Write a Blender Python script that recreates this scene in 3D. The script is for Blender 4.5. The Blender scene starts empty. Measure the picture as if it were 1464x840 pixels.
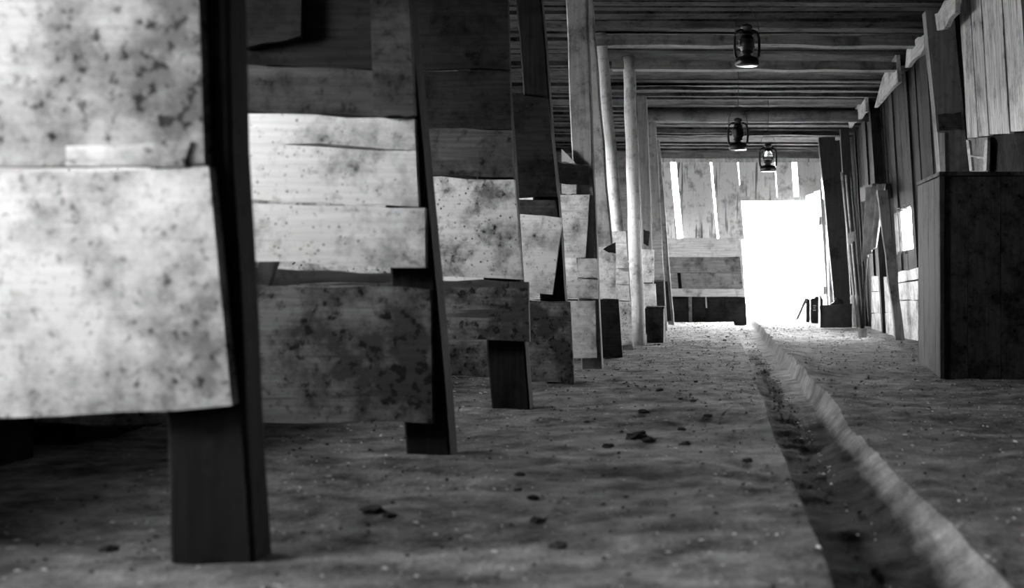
import bpy, bmesh, math, random
from mathutils import Vector, noise as mnoise

random.seed(7)
R = random.Random(11)
S = bpy.context.scene
COL = S.collection

# ------------------------------------------------------------------ camera
F = 1830.0            # focal length in pixels of the 1464 x 840 frame
VX, VY = 1031.0, 412.0   # where the aisle vanishes
H = 0.52              # camera height
cam_d = bpy.data.cameras.new('camera')
cam = bpy.data.objects.new('camera', cam_d)
COL.objects.link(cam)
cam.location = (0, 0, H)
cam.rotation_euler = (math.pi / 2, 0, 0)
cam_d.sensor_width = 36.0
cam_d.lens = F / 1464.0 * 36.0
cam_d.shift_x = -(VX - 732.0) / 1464.0
cam_d.shift_y = -(420.0 - VY) / 1464.0
cam_d.clip_start = 0.05
cam_d.dof.use_dof = True
cam_d.dof.focus_distance = 9.5
cam_d.dof.aperture_fstop = 3.6
S.camera = cam

# ------------------------------------------------------------------ sky, exposure
SKY = 105.0
world = bpy.data.worlds.new('overcast_sky')
S.world = world
world.use_nodes = True
bg = world.node_tree.nodes['Background']
bg.inputs[0].default_value = (1, 1, 1, 1)
bg.inputs[1].default_value = SKY
S.view_settings.view_transform = 'Standard'
S.view_settings.look = 'None'
S.view_settings.gamma = 1.0
S.view_settings.use_curve_mapping = False
S.view_settings.exposure = 0.0
S.cycles.use_denoising = True
S.cycles.max_bounces = 8
S.cycles.diffuse_bounces = 5
S.cycles.glossy_bounces = 3
S.cycles.sample_clamp_indirect = 20.0

CEIL = 2.66
XL = -2.6             # stall wall on the left
YE = 20.2             # end wall
YB = -2.6             # wall behind the camera
PD = [2.42, 3.97, 5.57, 6.9, 8.2, 9.52, 10.8, 11.9, 14.3, 15.8, 18.5]  # partitions

# windows of the left wall, one for each stall (y0, y1, z0, z1)
WIN = []
_edges = [-2.2, -0.7, 0.75] + PD + [20.0]
for a, b in zip(_edges[:-1], _edges[1:]):
    c = (a + b) / 2
    w = min(0.62, (b - a) * 0.45)
    WIN.append((c - w / 2, c + w / 2, 1.12, 1.72))
WIN[2] = (1.2, 2.0, 1.02, 1.75)
SLIT = (12.95, 14.1, 0.93, 1.36)         # small opening in the right wall
DOOR = (0.27, 1.42, 1.91)                 # x0, x1, height of the end doorway


def portal(name, loc, rot, sx, sy):
    ld = bpy.data.lights.new(name, 'AREA')
    ld.shape = 'RECTANGLE'
    ld.size, ld.size_y = sx, sy
    ld.cycles.is_portal = True
    o = bpy.data.objects.new(name, ld)
    o.location, o.rotation_euler = loc, rot
    COL.objects.link(o)


for (a, b, z0, z1) in WIN:
    portal('window_portal', (XL - 0.1, (a + b) / 2, (z0 + z1) / 2), (0, -math.pi / 2, 0), z1 - z0, b - a)
portal('slit_portal', (2.03, (SLIT[0] + SLIT[1]) / 2, (SLIT[2] + SLIT[3]) / 2), (0, math.pi / 2, 0), SLIT[3] - SLIT[2], SLIT[1] - SLIT[0])
portal('door_portal', ((DOOR[0] + DOOR[1]) / 2, YE + 0.12, DOOR[2] / 2), (-math.pi / 2, 0, 0), DOOR[1] - DOOR[0], DOOR[2])


# ------------------------------------------------------------------ helpers
def P(px, py, d):
    """point of the photograph's pixel at distance d along the aisle"""
    return Vector(((px - VX) / F * d, d, H - (py - VY) / F * d))


def WX(z):
    """inner face of the leaning right wall at height z"""
    return 1.83 + 0.06 * (CEIL - z)


def RW(px, py, off=0.0):
    """point of the right wall under a pixel (off = how far it stands proud)"""
    z = 1.0
    for _ in range(12):
        d = (WX(z) - off) * F / (px - VX)
        z = H - (py - VY) / F * d
    return Vector((WX(z) - off, d, z))


def props(o, label=None, cat=None, group=None, kind=None):
    if label: o['label'] = label
    if cat: o['category'] = cat
    if group: o['group'] = group
    if kind: o['kind'] = kind
    return o


def empty(name, loc):
    o = bpy.data.objects.new(name, None)
    o.empty_display_size = 0.1
    o.location = loc
    COL.objects.link(o)
    return o


def link(name, me, m, parent=None):
    o = bpy.data.objects.new(name, me)
    if m is not None:
        if me.materials: me.materials[0] = m
        else: me.materials.append(m)
    COL.objects.link(o)
    if parent is not None: o.parent = parent
    return o


def finish(name, bm, m, parent=None, origin=None, smooth=False):
    """bm is in world coordinates; the object gets its origin at `origin` (or the parent's)"""
    if parent is not None:
        off = Vector(parent.location)
        if parent.parent is not None: off = off + Vector(parent.parent.location)
        loc = Vector((0, 0, 0))
    else:
        off = Vector(origin) if origin is not None else Vector((0, 0, 0))
        loc = off
    bmesh.ops.translate(bm, verts=bm.verts, vec=-off)
    bmesh.ops.recalc_face_normals(bm, faces=bm.faces)
    me = bpy.data.meshes.new(name)
    bm.to_mesh(me); bm.free()
    if smooth:
        for p in me.polygons: p.use_smooth = True
    o = link(name, me, m, parent)
    o.location = loc
    return o


def slab_bm(tl, tr, br, bl, th, n=5, jit=0.004, bm=None, rnd=None):
    """board with uneven long edges: four front corners, thickness vector, n pieces along"""
    rnd = rnd or R
    bm = bm or bmesh.new()
    tl, tr, br, bl, th = map(Vector, (tl, tr, br, bl, th))
    up = ((tl - bl) + (tr - br)).normalized()
    rows = []
    for i in range(n + 1):
        t = i / n
        a = tl.lerp(tr, t) + up * rnd.uniform(-jit, jit)
        b = bl.lerp(br, t) + up * rnd.uniform(-jit, jit)
        rows.append([bm.verts.new(a), bm.verts.new(b), bm.verts.new(b + th), bm.verts.new(a + th)])
    for i in range(n):
        p, q = rows[i], rows[i + 1]
        for k in range(4):
            bm.faces.new((p[k], q[k], q[(k + 1) % 4], p[(k + 1) % 4]))
    bm.faces.new(rows[0][::-1]); bm.faces.new(rows[-1])
    return bm


def board(name, tl, tr, br, bl, th, m, parent, n=5, jit=0.004, bevel=0.0):
    bm = slab_bm(tl, tr, br, bl, th, n, jit)
    if bevel:
        bmesh.ops.recalc_face_normals(bm, faces=bm.faces)
        es = [e for e in bm.edges if len(e.link_faces) == 2 and e.calc_face_angle(0) > 0.8]
        bmesh.ops.bevel(bm, geom=es, offset=bevel, segments=1, affect='EDGES')
    return finish(name, bm, m, parent)


def box_bm(x0, x1, y0, y1, z0, z1, bm=None):
    bm = bm or bmesh.new()
    v = [bm.verts.new((x, y, z)) for x in (x0, x1) for y in (y0, y1) for z in (z0, z1)]
    for f in ((0, 1, 3, 2), (4, 6, 7, 5), (0, 4, 5, 1), (2, 3, 7, 6), (0, 2, 6, 4), (1, 5, 7, 3)):
        bm.faces.new([v[i] for i in f])
    return bm


def tube_bm(pts, r, seg=8, bm=None, taper=None, cap=True):
    bm = bm or bmesh.new()
    pts = [Vector(p) for p in pts]
    rings = []
    for i, p in enumerate(pts):
        d = (pts[min(i + 1, len(pts) - 1)] - pts[max(i - 1, 0)]).normalized()
        u = d.cross(Vector((0, 0, 1)) if abs(d.z) < 0.9 else Vector((1, 0, 0))).normalized()
        w = d.cross(u)
        rr = r if taper is None else r * taper[i]
        rings.append([bm.verts.new(p + (u * math.cos(2 * math.pi * k / seg) + w * math.sin(2 * math.pi * k / seg)) * rr) for k in range(seg)])
    for a, b in zip(rings[:-1], rings[1:]):
        for k in range(seg):
            bm.faces.new((a[k], a[(k + 1) % seg], b[(k + 1) % seg], b[k]))
    if cap:
        bm.faces.new(rings[0][::-1]); bm.faces.new(rings[-1])
    return bm


def lathe_bm(prof, c=(0, 0, 0), seg=18, bm=None):
    bm = bm or bmesh.new()
    c = Vector(c); rings = []
    for r, z in prof:
        rings.append([bm.verts.new(c + Vector((max(r, 1e-4) * math.cos(2 * math.pi * k / seg), max(r, 1e-4) * math.sin(2 * math.pi * k / seg), z))) for k in range(seg)])
    for a, b in zip(rings[:-1], rings[1:]):
        for k in range(seg):
            bm.faces.new((a[k], a[(k + 1) % seg], b[(k + 1) % seg], b[k]))
    return bm


# ------------------------------------------------------------------ materials
def g(v): return (v, v, v, 1)


def nodes(name):
    m = bpy.data.materials.new(name)
    m.use_nodes = True
    nt = m.node_tree
    b = nt.nodes['Principled BSDF']
    return m, nt, b


def wood(name, lo, hi, axis='X', blot=0.5, blot_v=None, scale=1.0, speck=0.0, rough=0.85, grain=0.35, bump=0.25, lines=0.0, grime_falloff=0.0, soft=0.18):
    """weathered board: tone lo..hi, dirt blotches (amount blot), dark specks, grain along axis"""
    m, nt, b = nodes(name)
    N, L = nt.nodes, nt.links
    tc = N.new('ShaderNodeTexCoord'); oi = N.new('ShaderNodeObjectInfo')
    add = N.new('ShaderNodeVectorMath'); add.operation = 'MULTIPLY_ADD'
    comb = N.new('ShaderNodeCombineXYZ')
    for i in range(3): L.new(oi.outputs['Random'], comb.inputs[i])
    add.inputs[1].default_value = (37.0, 23.0, 51.0)
    L.new(comb.outputs[0], add.inputs[0]); L.new(tc.outputs['Object'], add.inputs[2])
    vec = add.outputs[0]
    # grain
    mp = N.new('ShaderNodeMapping'); L.new(vec, mp.inputs[0])
    st = {'X': (1.6, 30, 30), 'Z': (30, 30, 1.6), 'Y': (30, 1.6, 30)}[axis]
    mp.inputs['Scale'].default_value = st
    gr = N.new('ShaderNodeTexNoise'); gr.inputs['Scale'].default_value = 1.6 * scale; gr.inputs['Detail'].default_value = 6
    L.new(mp.outputs[0], gr.inputs['Vector'])
    # large blotches and smaller mottling
    n1 = N.new('ShaderNodeTexNoise'); n1.inputs['Scale'].default_value = 3.2 * scale; n1.inputs['Detail'].default_value = 8; n1.inputs['Roughness'].default_value = 0.68
    L.new(vec, n1.inputs['Vector'])
    n2 = N.new('ShaderNodeTexNoise'); n2.inputs['Scale'].default_value = 16 * scale; n2.inputs['Detail'].default_value = 5; n2.inputs['Roughness'].default_value = 0.6
    L.new(vec, n2.inputs['Vector'])

    big = n1.outputs[0]

    def ramp(src, p0, p1, v0, v1):
        r = N.new('ShaderNodeMapRange'); r.clamp = True
        L.new(src, r.inputs[0])
        r.inputs[1].default_value, r.inputs[2].default_value = p0, p1
        r.inputs[3].default_value, r.inputs[4].default_value = v0, v1
        return r.outputs[0]

    def math_(op, a, c):
        n = N.new('ShaderNodeMath'); n.operation = op
        for i, s in enumerate((a, c)):
            if isinstance(s, float): n.inputs[i].default_value = s
            else: L.new(s, n.inputs[i])
        return n.outputs[0]
    base = ramp(gr.outputs[0], 0.3, 0.7, 1 - grain, 1.0)
    tone = math_('MULTIPLY', base, float(hi))
    if grime_falloff > 0:        # window-light falloff towards the aisle end, painted in as denser grime
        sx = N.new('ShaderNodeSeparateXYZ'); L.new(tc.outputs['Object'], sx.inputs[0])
        big = math_('ADD', big, ramp(sx.outputs[0], -0.55, 0.05, -0.06, float(grime_falloff)))
    if blot > 0:
        mask = math_('ADD', ramp(big, 0.56 - blot * 0.14, 0.56 + soft - blot * 0.14, 0.0, 0.85), ramp(n2.outputs[0], 0.55, 0.72, 0.0, 0.7 * blot))
        mask = math_('MINIMUM', mask, 1.0)
    else:
        mask = math_('MULTIPLY', n1.outputs[0], 0.0)
    if speck > 0:
        vo = N.new('ShaderNodeTexVoronoi'); vo.inputs['Scale'].default_value = 26 * scale
        L.new(vec, vo.inputs['Vector'])
        sp = ramp(vo.outputs['Distance'], 0.16, 0.30, speck, 0.0)
        n3 = ramp(n2.outputs[0], 0.42, 0.56, 0.0, 1.0)
        mask = math_('MAXIMUM', mask, math_('MULTIPLY', sp, n3))
    if lines > 0:      # cracks along the grain
        mp2 = N.new('ShaderNodeMapping'); L.new(vec, mp2.inputs[0])
        mp2.inputs['Scale'].default_value = {'X': (0.7, 14, 14), 'Z': (14, 14, 0.7), 'Y': (14, 0.7, 14)}[axis]
        n4 = N.new('ShaderNodeTexNoise'); n4.inputs['Scale'].default_value = 1.5; n4.inputs['Detail'].default_value = 3
        L.new(mp2.outputs[0], n4.inputs['Vector'])
        mask = math_('MAXIMUM', mask, ramp(n4.outputs[0], 0.60, 0.66, 0.0, lines))
    mx = N.new('ShaderNodeMix'); mx.data_type = 'FLOAT'
    L.new(mask, mx.inputs[0]); L.new(tone, mx.inputs[2])
    L.new(math_('MULTIPLY', ramp(n2.outputs[0], 0.3, 0.7, 1.9, 0.25), float(lo)), mx.inputs[3])
    cc = N.new('ShaderNodeCombineColor')
    for i in range(3): L.new(mx.outputs[0], cc.inputs[i])
    L.new(cc.outputs[0], b.inputs['Base Color'])
    b.inputs['Roughness'].default_value = rough
    b.inputs['Specular IOR Level'].default_value = 0.25 if hi > 0.1 else 0.06
    bp = N.new('ShaderNodeBump'); bp.inputs['Strength'].default_value = bump; bp.inputs['Distance'].default_value = 0.01
    hs = math_('SUBTRACT', math_('MULTIPLY', gr.outputs[0], 0.6), math_('MULTIPLY', mask, 0.35))
    L.new(hs, bp.inputs['Height']); L.new(bp.outputs[0], b.inputs['Normal'])
    return m


def plain(name, v, rough=0.8, metal=0.0, spec=0.3, noise=0.0, scale=12):
    m, nt, b = nodes(name)
    if noise:
        N, L = nt.nodes, nt.links
        tc = N.new('ShaderNodeTexCoord')
        n = N.new('ShaderNodeTexNoise'); n.inputs['Scale'].default_value = scale; n.inputs['Detail'].default_value = 5
        L.new(tc.outputs['Object'], n.inputs['Vector'])
        r = N.new('ShaderNodeMapRange'); L.new(n.outputs[0], r.inputs[0])
        r.inputs[1].default_value, r.inputs[2].default_value = 0.3, 0.7
        r.inputs[3].default_value, r.inputs[4].default_value = v * (1 - noise), v * (1 + noise)
        cc = N.new('ShaderNodeCombineColor')
        for i in range(3): L.new(r.outputs[0], cc.inputs[i])
        L.new(cc.outputs[0], b.inputs['Base Color'])
    else:
        b.inputs['Base Color'].default_value = g(v)
    b.inputs['Roughness'].default_value = rough
    b.inputs['Metallic'].default_value = metal
    b.inputs['Specular IOR Level'].default_value = spec
    return m


M = {
    'white': wood('whitewashed_board', 0.06, 0.78, 'X', 0.5, speck=0.6, grain=0.2, scale=1.7, grime_falloff=0.08, lines=0.35, soft=0.24),
    'white_near': wood('worn_whitewashed_board', 0.07, 0.72, 'X', 0.75, speck=0.5, grain=0.15, scale=2.6, grime_falloff=0.17, soft=0.30),
    'upper_near': wood('sooty_whitewashed_board', 0.04, 0.48, 'X', 0.95, speck=0.5, grain=0.2, scale=2.4, grime_falloff=0.26, soft=0.30),
    'speckled': wood('speckled_whitewash_board', 0.03, 0.62, 'X', 0.7, speck=1.0, grain=0.2, scale=1.9),
    'grimy': wood('grimy_board', 0.012, 0.20, 'X', 1.15, speck=0.6, grain=0.4, scale=1.9, lines=0.8, grime_falloff=0.06),
    'dark': wood('dark_board', 0.004, 0.022, 'X', 0.7, grain=0.5, scale=1.6),
    'darkz': wood('dark_upright_board', 0.005, 0.026, 'Z', 0.5, grain=0.6),
    'post_dark': wood('dark_post_timber', 0.004, 0.018, 'Z', 0.6, grain=0.5),
    'post_grey': wood('grey_post_timber', 0.03, 0.20, 'Z', 0.5, grain=0.4),
    'mid': wood('dull_board', 0.015, 0.075, 'X', 0.8, grain=0.45, scale=1.6),
    'post_mid': wood('greyish_pale_post', 0.05, 0.34, 'Z', 0.5, speck=0.3, grain=0.35, scale=1.4),
    'peel': wood('peeling_whitewash_board', 0.05, 0.74, 'Z', 0.25, grain=0.15, lines=0.9, scale=1.5),
    'post_pale': wood('peeled_pale_pole', 0.07, 0.74, 'Z', 0.35, speck=0.4, grain=0.2, scale=1.4),
    'white_z': wood('whitewashed_upright_board', 0.10, 0.62, 'Z', 0.45, speck=0.3, grain=0.35, lines=0.6),
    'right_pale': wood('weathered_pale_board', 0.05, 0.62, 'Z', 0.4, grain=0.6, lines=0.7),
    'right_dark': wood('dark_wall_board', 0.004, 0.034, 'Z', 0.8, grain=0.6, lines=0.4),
    'ceil': wood('smoky_ceiling_plank', 0.006, 0.062, 'X', 0.9, grain=0.5),
    'ceil_pale': wood('pale_ceiling_timber', 0.02, 0.17, 'X', 0.6, grain=0.4),
    'plate': wood('torn_plate_board', 0.08, 0.46, 'Y', 0.5, grain=0.4),
    'bin_dark': wood('dark_bin_board', 0.010, 0.075, 'Z', 0.9, grain=0.4, scale=2.0, speck=0.4),
    'bin_side': wood('worn_bin_side', 0.012, 0.062, 'Z', 0.4, grain=0.35),
    'end_h': wood('end_wall_plank', 0.05, 0.22, 'X', 0.6, grain=0.4, lines=0.5),
    'end_pale': wood('pale_end_wall_plank', 0.10, 0.52, 'X', 0.4, grain=0.35),
    'tin': plain('lantern_tin', 0.03, 0.42, 0.85, noise=0.4),
    'tin_dull': plain('dull_can_tin', 0.25, 0.4, 0.8, noise=0.3),
    'dark_box': plain('blackened_box', 0.018, 0.6, noise=0.5),
    'cloth': plain('dark_sacking', 0.10, 0.95, noise=0.5, scale=8),
    'rag': plain('pale_rag', 0.5, 0.95, noise=0.2),
    'dung': plain('dark_clod', 0.02, 0.9, noise=0.5, scale=40),
    'straw': plain('pale_straw', 0.42, 0.8, noise=0.4, scale=3),
    'ground': plain('bright_yard_ground', 0.55, 0.9, noise=0.2, scale=2),
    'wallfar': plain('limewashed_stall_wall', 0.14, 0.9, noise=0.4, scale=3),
}


def glass_mat(name, v):
    m, nt, b = nodes(name)
    b.inputs['Base Color'].default_value = g(v)
    b.inputs['Roughness'].default_value = 0.05
    b.inputs['Transmission Weight'].default_value = 1.0
    b.inputs['IOR'].default_value = 1.1
    return m


M['glass'] = glass_mat('lantern_glass', 0.85)
M['silhouette_glass'] = plain('silhouette_globe', 0.012, 0.35, noise=0.4)  # opaque dark globe, backlit silhouette painted into its colour


def floor_mat(name, lo, hi, rough=0.9, wet=0.0, chaff=0.4, chaff_glow_y=(10.5, 17.0), bank=False):
    m, nt, b = nodes(name)
    N, L = nt.nodes, nt.links
    tc = N.new('ShaderNodeTexCoord'); v = tc.outputs['Object']

    def nz(scale, det, ro):
        n = N.new('ShaderNodeTexNoise'); n.inputs['Scale'].default_value = scale
        n.inputs['Detail'].default_value = det; n.inputs['Roughness'].default_value = ro
        L.new(v, n.inputs['Vector']); return n.outputs[0]

    def mr(s, a, c, p, q):
        r = N.new('ShaderNodeMapRange'); L.new(s, r.inputs[0])
        for i, x in enumerate((a, c, p, q)): r.inputs[i + 1].default_value = x
        return r.outputs[0]
    big, mid, fine = nz(1.6, 4, 0.5), nz(7, 7, 0.65), nz(60, 4, 0.7)
    a = mr(big, 0.35, 0.65, 0.0, 1.0); c = mr(mid, 0.33, 0.67, 0.0, 1.0); f = mr(fine, 0.35, 0.7, 0.0, 1.0)

    def mth(op, p, q):
        n = N.new('ShaderNodeMath'); n.operation = op
        for i, s in enumerate((p, q)):
            if isinstance(s, float): n.inputs[i].default_value = s
            else: L.new(s, n.inputs[i])
        return n.outputs[0]
    s = mth('ADD', mth('MULTIPLY', a, 0.25), mth('ADD', mth('MULTIPLY', c, 0.55), mth('MULTIPLY', f, 0.20)))
    t = mr(s, 0.2, 0.85, lo, hi)
    # chaff tone: door light painted into far floor, window light into gutter's right slope
    sx = N.new('ShaderNodeSeparateXYZ'); L.new(v, sx.inputs[0])
    if bank:
        mpg = N.new('ShaderNodeMapping'); mpg.inputs['Scale'].default_value = (26, 3.0, 1)
        L.new(v, mpg.inputs[0])
        ng = N.new('ShaderNodeTexNoise'); ng.inputs['Scale'].default_value = 1.0; ng.inputs['Detail'].default_value = 6
        L.new(mpg.outputs[0], ng.inputs['Vector']); patch = ng.outputs[0]
    else:
        patch = mid
    k_ = mth('ADD', mr(sx.outputs[1], chaff_glow_y[0], chaff_glow_y[1], 0.0, 1.0), mth('MULTIPLY', mth('SUBTRACT', patch, 0.5), 0.6 if bank else 1.6))
    if bank:
        k_ = mth('MAXIMUM', k_, mth('ADD', mr(sx.outputs[0], 0.39, 0.46, 0.0, 0.75), mth('MULTIPLY', mth('SUBTRACT', patch, 0.5), 0.7)))
    k_ = mr(k_, 0.3 if bank else 0.15, 0.8, 0.0, 1.0)
    mxc = N.new('ShaderNodeMix'); mxc.data_type = 'FLOAT'
    L.new(k_, mxc.inputs[0]); L.new(t, mxc.inputs[2]); L.new(mr(s, 0.2, 0.8, chaff * 0.35, chaff), mxc.inputs[3])
    t = mxc.outputs[0]
    cc = N.new('ShaderNodeCombineColor')
    for i in range(3): L.new(t, cc.inputs[i])
    L.new(cc.outputs[0], b.inputs['Base Color'])
    if wet:
        L.new(mr(mid, 0.4, 0.6, rough, rough - wet), b.inputs['Roughness'])
        b.inputs['Specular IOR Level'].default_value = 0.08
    else:
        b.inputs['Roughness'].default_value = rough
        b.inputs['Specular IOR Level'].default_value = 0.3
    bp = N.new('ShaderNodeBump'); bp.inputs['Strength'].default_value = 0.8; bp.inputs['Distance'].default_value = 0.03
    L.new(mth('ADD', c, mth('MULTIPLY', f, 0.4)), bp.inputs['Height'])
    L.new(bp.outputs[0], b.inputs['Normal'])
    return m


M['floor'] = floor_mat('trodden_dirt_floor', 0.010, 0.235, 0.85)
M['gutter'] = floor_mat('damp_gutter_bed', 0.005, 0.045, 0.95, 0.1, 0.40, (4.0, 8.5), True)

# ------------------------------------------------------------------ setting: ground, floor and gutter
bm = bmesh.new()
vs = [bm.verts.new(p) for p in ((-40, -40, -0.2), (40, -40, -0.2), (40, 70, -0.2), (-40, 70, -0.2))]
bm.faces.new(vs)
props(finish('ground', bm, M['ground']), 'bright open ground outside the far doorway', kind='structure')

GL, GR = 0.195, 0.49


def gut(y):
    """sideways wander of the gutter's edges"""
    a = 0.012 * mnoise.noise(Vector((0.0, y * 0.7, 3.1)))
    c = 0.03 * mnoise.noise(Vector((5.0, y * 1.1, 8.3))) + 0.007 * mnoise.noise(Vector((5.0, y * 3.0, 8.3)))
    return a, c


def lip(y):
    return (0.006 + 0.03 * min(1, max(0, (y - 4.0) / 3.0))) * (1 + 0.7 * mnoise.noise(Vector((1.0, y * 2.2, 7.0))))


def fz(x, y):
    n = mnoise.noise
    z = 0.018 * n(Vector((x * 0.9, y * 0.9, 0.3))) + 0.012 * n(Vector((x * 3.3, y * 3.3, 4.7))) + 0.008 * n(Vector((x * 10, y * 10, 9.1)))
    return z


def floor_z(x, y):
    ga, gc = gut(y)
    l, r = GL + ga, GR + gc
    z = fz(x, y)
    if l < x < r:
        z += -0.066
    elif x >= r:
        z += 0.004 + lip(y) * math.exp(-((x - r) / 0.16) ** 2)
    return z


def strip(name, xs_fn, ys, zfn, m, parent=None):
    rows = []; verts = []; faces = []
    nx = None
    for y in ys:
        xs = xs_fn(y); nx = len(xs)
        for i, x in enumerate(xs): verts.append((x, y, zfn(i, x, y)))
    for j in range(len(ys) - 1):
        for i in range(nx - 1):
            a = j * nx + i
            faces.append((a, a + 1, a + nx + 1, a + nx))
    me = bpy.data.meshes.new(name); me.from_pydata(verts, [], faces)
    for p in me.polygons: p.use_smooth = True
    return link(name, me, m, parent)


ys = [YB]
while ys[-1] < YE + 0.5: ys.append(ys[-1] + (0.035 if 1.6 < ys[-1] < 9 else 0.07))
floor = strip('floor', lambda y: [XL + (GL + gut(y)[0] - XL) * (1 - (1 - i / 90) ** 1.5) for i in range(91)], ys, lambda i, x, y: fz(x, y), M['floor'])
props(floor, 'trodden dirt floor of the stable aisle', kind='structure')


def gutter_xs(y):
    ga, gc = gut(y); l, r = GL + ga, GR + gc
    k = 1 - .6 * min(1, max(0, (y - 4.5) / 2.5))
    return [l - 0.01, l, l + 0.015, l + 0.04, l + 0.08, l + 0.12, l + 0.16, r - 0.085 * k, r - 0.06 * k, r - 0.04 * k, r - 0.02 * k, r]


GZ = [0, -0.02, -0.055, -0.062, -0.066, -0.068, -0.066, -0.056, -0.042, -0.026, -0.010, 0.004]
props(strip('gutter', gutter_xs, ys, lambda i, x, y: fz(x, y) + GZ[i] + (lip(y) * (i - 6) / 5 if i > 6 else 0) + ((0.012 * mnoise.noise(Vector((x * 22, y * 1.1, 2))) + 0.006 * mnoise.noise(Vector((x * 12, y * 4, 6)))) * min(1, i / 4) if 0 < i < 11 else 0), M['gutter'], floor), 'shallow damp drain gutter with a broken right edge')
props(strip('raised_floor_edge', lambda y: [GR + gut(y)[1] + (2.15 - GR) * (i / 40) ** 1.7 for i in range(41)], ys,
            lambda i, x, y: fz(x, y) + 0.004 + lip(y) * math.exp(-((x - GR - gut(y)[1]) / 0.16) ** 2), M['floor'], floor), 'slightly raised dirt floor to the right of the gutter')

# ------------------------------------------------------------------ left wall with stall windows, wall behind the camera
bm = bmesh.new()
prev = YB
for (a, b, z0, z1) in WIN:
    box_bm(XL - 0.2, XL, prev, a, -0.2, CEIL + 0.3, bm)
    box_bm(XL - 0.2, XL, a, b, -0.2, z0, bm)
    box_bm(XL - 0.2, XL, a, b, z1, CEIL + 0.3, bm)
    prev = b
box_bm(XL - 0.2, XL, prev, YE + 0.2, -0.2, CEIL + 0.3, bm)
props(finish('wall_left', bm, M['wallfar']), 'stall wall with small unglazed windows', kind='structure')
for k, (a, b, z0, z1) in enumerate(WIN):
    bm = bmesh.new()
    t = 0.045
    box_bm(XL - 0.16, XL + 0.02, a, a + t, z0, z1, bm); box_bm(XL - 0.16, XL + 0.02, b - t, b, z0, z1, bm)
    box_bm(XL - 0.16, XL + 0.02, a + t, b - t, z0, z0 + t, bm); box_bm(XL - 0.16, XL + 0.02, a + t, b - t, z1 - t, z1, bm)
    props(finish('window_%d' % (k + 1), bm, M['post_grey']), 'plain wooden stall window frame', kind='structure')
wl = bpy.data.objects['wall_left']
for a, b in zip([-0.7, 0.75] + PD[:8], [0.75] + PD[:8]):
    props(finish('blocker', box_bm(XL, XL + 0.5, a + 0.2, b - 0.06, -0.05, 0.78), M['dark'], wl), 'dark manger added along the stall wall to shade the floor')  # unseen box added to keep window light off the stall floor
props(finish('wall_back', box_bm(XL - 0.2, 2.4, YB - 0.2, YB, -0.2, CEIL + 0.3), M['dark']), 'dark board wall behind the camera', kind='structure')

# ------------------------------------------------------------------ ceiling: slab, planks laid across, a few beams
ceil = finish('ceiling', box_bm(XL - 0.25, 2.4, YB - 0.2, YE + 0.3, CEIL + 0.2, CEIL + 0.3), M['dark'], origin=(0, 0, CEIL))
props(ceil, 'dark ceiling of rough planks laid across the aisle', kind='structure')
plank_mesh = []
for k in range(6):
    w = (0.20, 0.24, 0.17, 0.22, 0.26, 0.19)[k]
    bm = slab_bm((XL, -w / 2, 0), (1.95, -w / 2, 0), (1.95, w / 2, 0), (XL, w / 2, 0), (0, 0, 0.06), 10, 0.008)
    bmesh.ops.recalc_face_normals(bm, faces=bm.faces)
    me = bpy.data.meshes.new('plank'); bm.to_mesh(me); bm.free()
    me.materials.append(M['ceil'])
    plank_mesh.append((w, me))
y = 3.4; k = 0
while y < YE - 0.1:
    w, me = plank_mesh[R.randrange(6)]
    o = bpy.data.objects.new('plank', me); COL.objects.link(o); o.parent = ceil
    o.location = (0, y + w / 2, R.uniform(0.0, 0.07)); o.rotation_euler = (R.uniform(-0.09, 0.09), R.uniform(-0.006, 0.006), R.uniform(-0.006, 0.006))
    y += w + R.uniform(0.004, 0.03); k += 1
finish('plank', box_bm(XL, 1.95, YB, 3.38, CEIL + 0.03, CEIL + 0.1), M['ceil'], ceil)


def cross_beam(y, hgt, dep, m, x0=-1.3, x1=1.66):
    a = CEIL - 0.015
    return board('beam', (x0, y - dep / 2, a + R.uniform(-.02, .02)), (x1, y - dep / 2, a + R.uniform(-.02, .02)), (x1, y - dep / 2, a - hgt), (x0, y - dep / 2, a - hgt), (0, dep, 0), m, ceil, 8, 0.01)


for (yy, hh, mm, x0) in ((7.0, 0.05, 'ceil', -2.6), (8.3, 0.05, 'ceil', -2.4), (10.86, 0.075, 'ceil_pale', -1.10), (12.0, 0.085, 'ceil_pale', -1.02), (13.6, 0.03, 'ceil', -1.3), (17.6, 0.03, 'ceil', -1.2)):
    cross_beam(yy, hh, 0.14, M[mm], x0)
bm = tube_bm([(-1.0 + i * 0.35, 15.35 + R.uniform(-.02, .02), CEIL - 0.075 + R.uniform(-.012, .012)) for i in range(9)], 0.075, 12)
finish('log_beam', bm, M['ceil_pale'], ceil, smooth=True)

# ------------------------------------------------------------------ end wall with the bright doorway
d = YE
wall_end = finish('wall_end', box_bm(XL, -0.93, d, d + 0.12, -0.1, CEIL + 0.25), M['end_h'], origin=(0, d, 0))
props(wall_end, 'far end wall of gappy boards with an open doorway', kind='structure')


def EW(x0, x1, y0, y1, lean, m, name='board', th=0.04, n=4, dd=0.0, jit=0.004):
    """upright board of the end wall between pixel columns x0..x1 at its top"""
    q = d - dd
    return board(name, P(x0, y0, q), P(x1, y0, q), P(x1 + lean, y1, q), P(x0 + lean, y1, q), (0, th, 0), m, wall_end, n, jit)


def EV(x0, x1, y0, y1, lean, m, name='board', th=0.04, dd=0.0):
    """upright board whose uneven edges run up and down"""
    q = d - dd
    return board(name, P(x0 + lean, y1, q), P(x0, y0, q), P(x1, y0, q), P(x1 + lean, y1, q), (0, th, 0), m, wall_end, 6, 0.0015)


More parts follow.
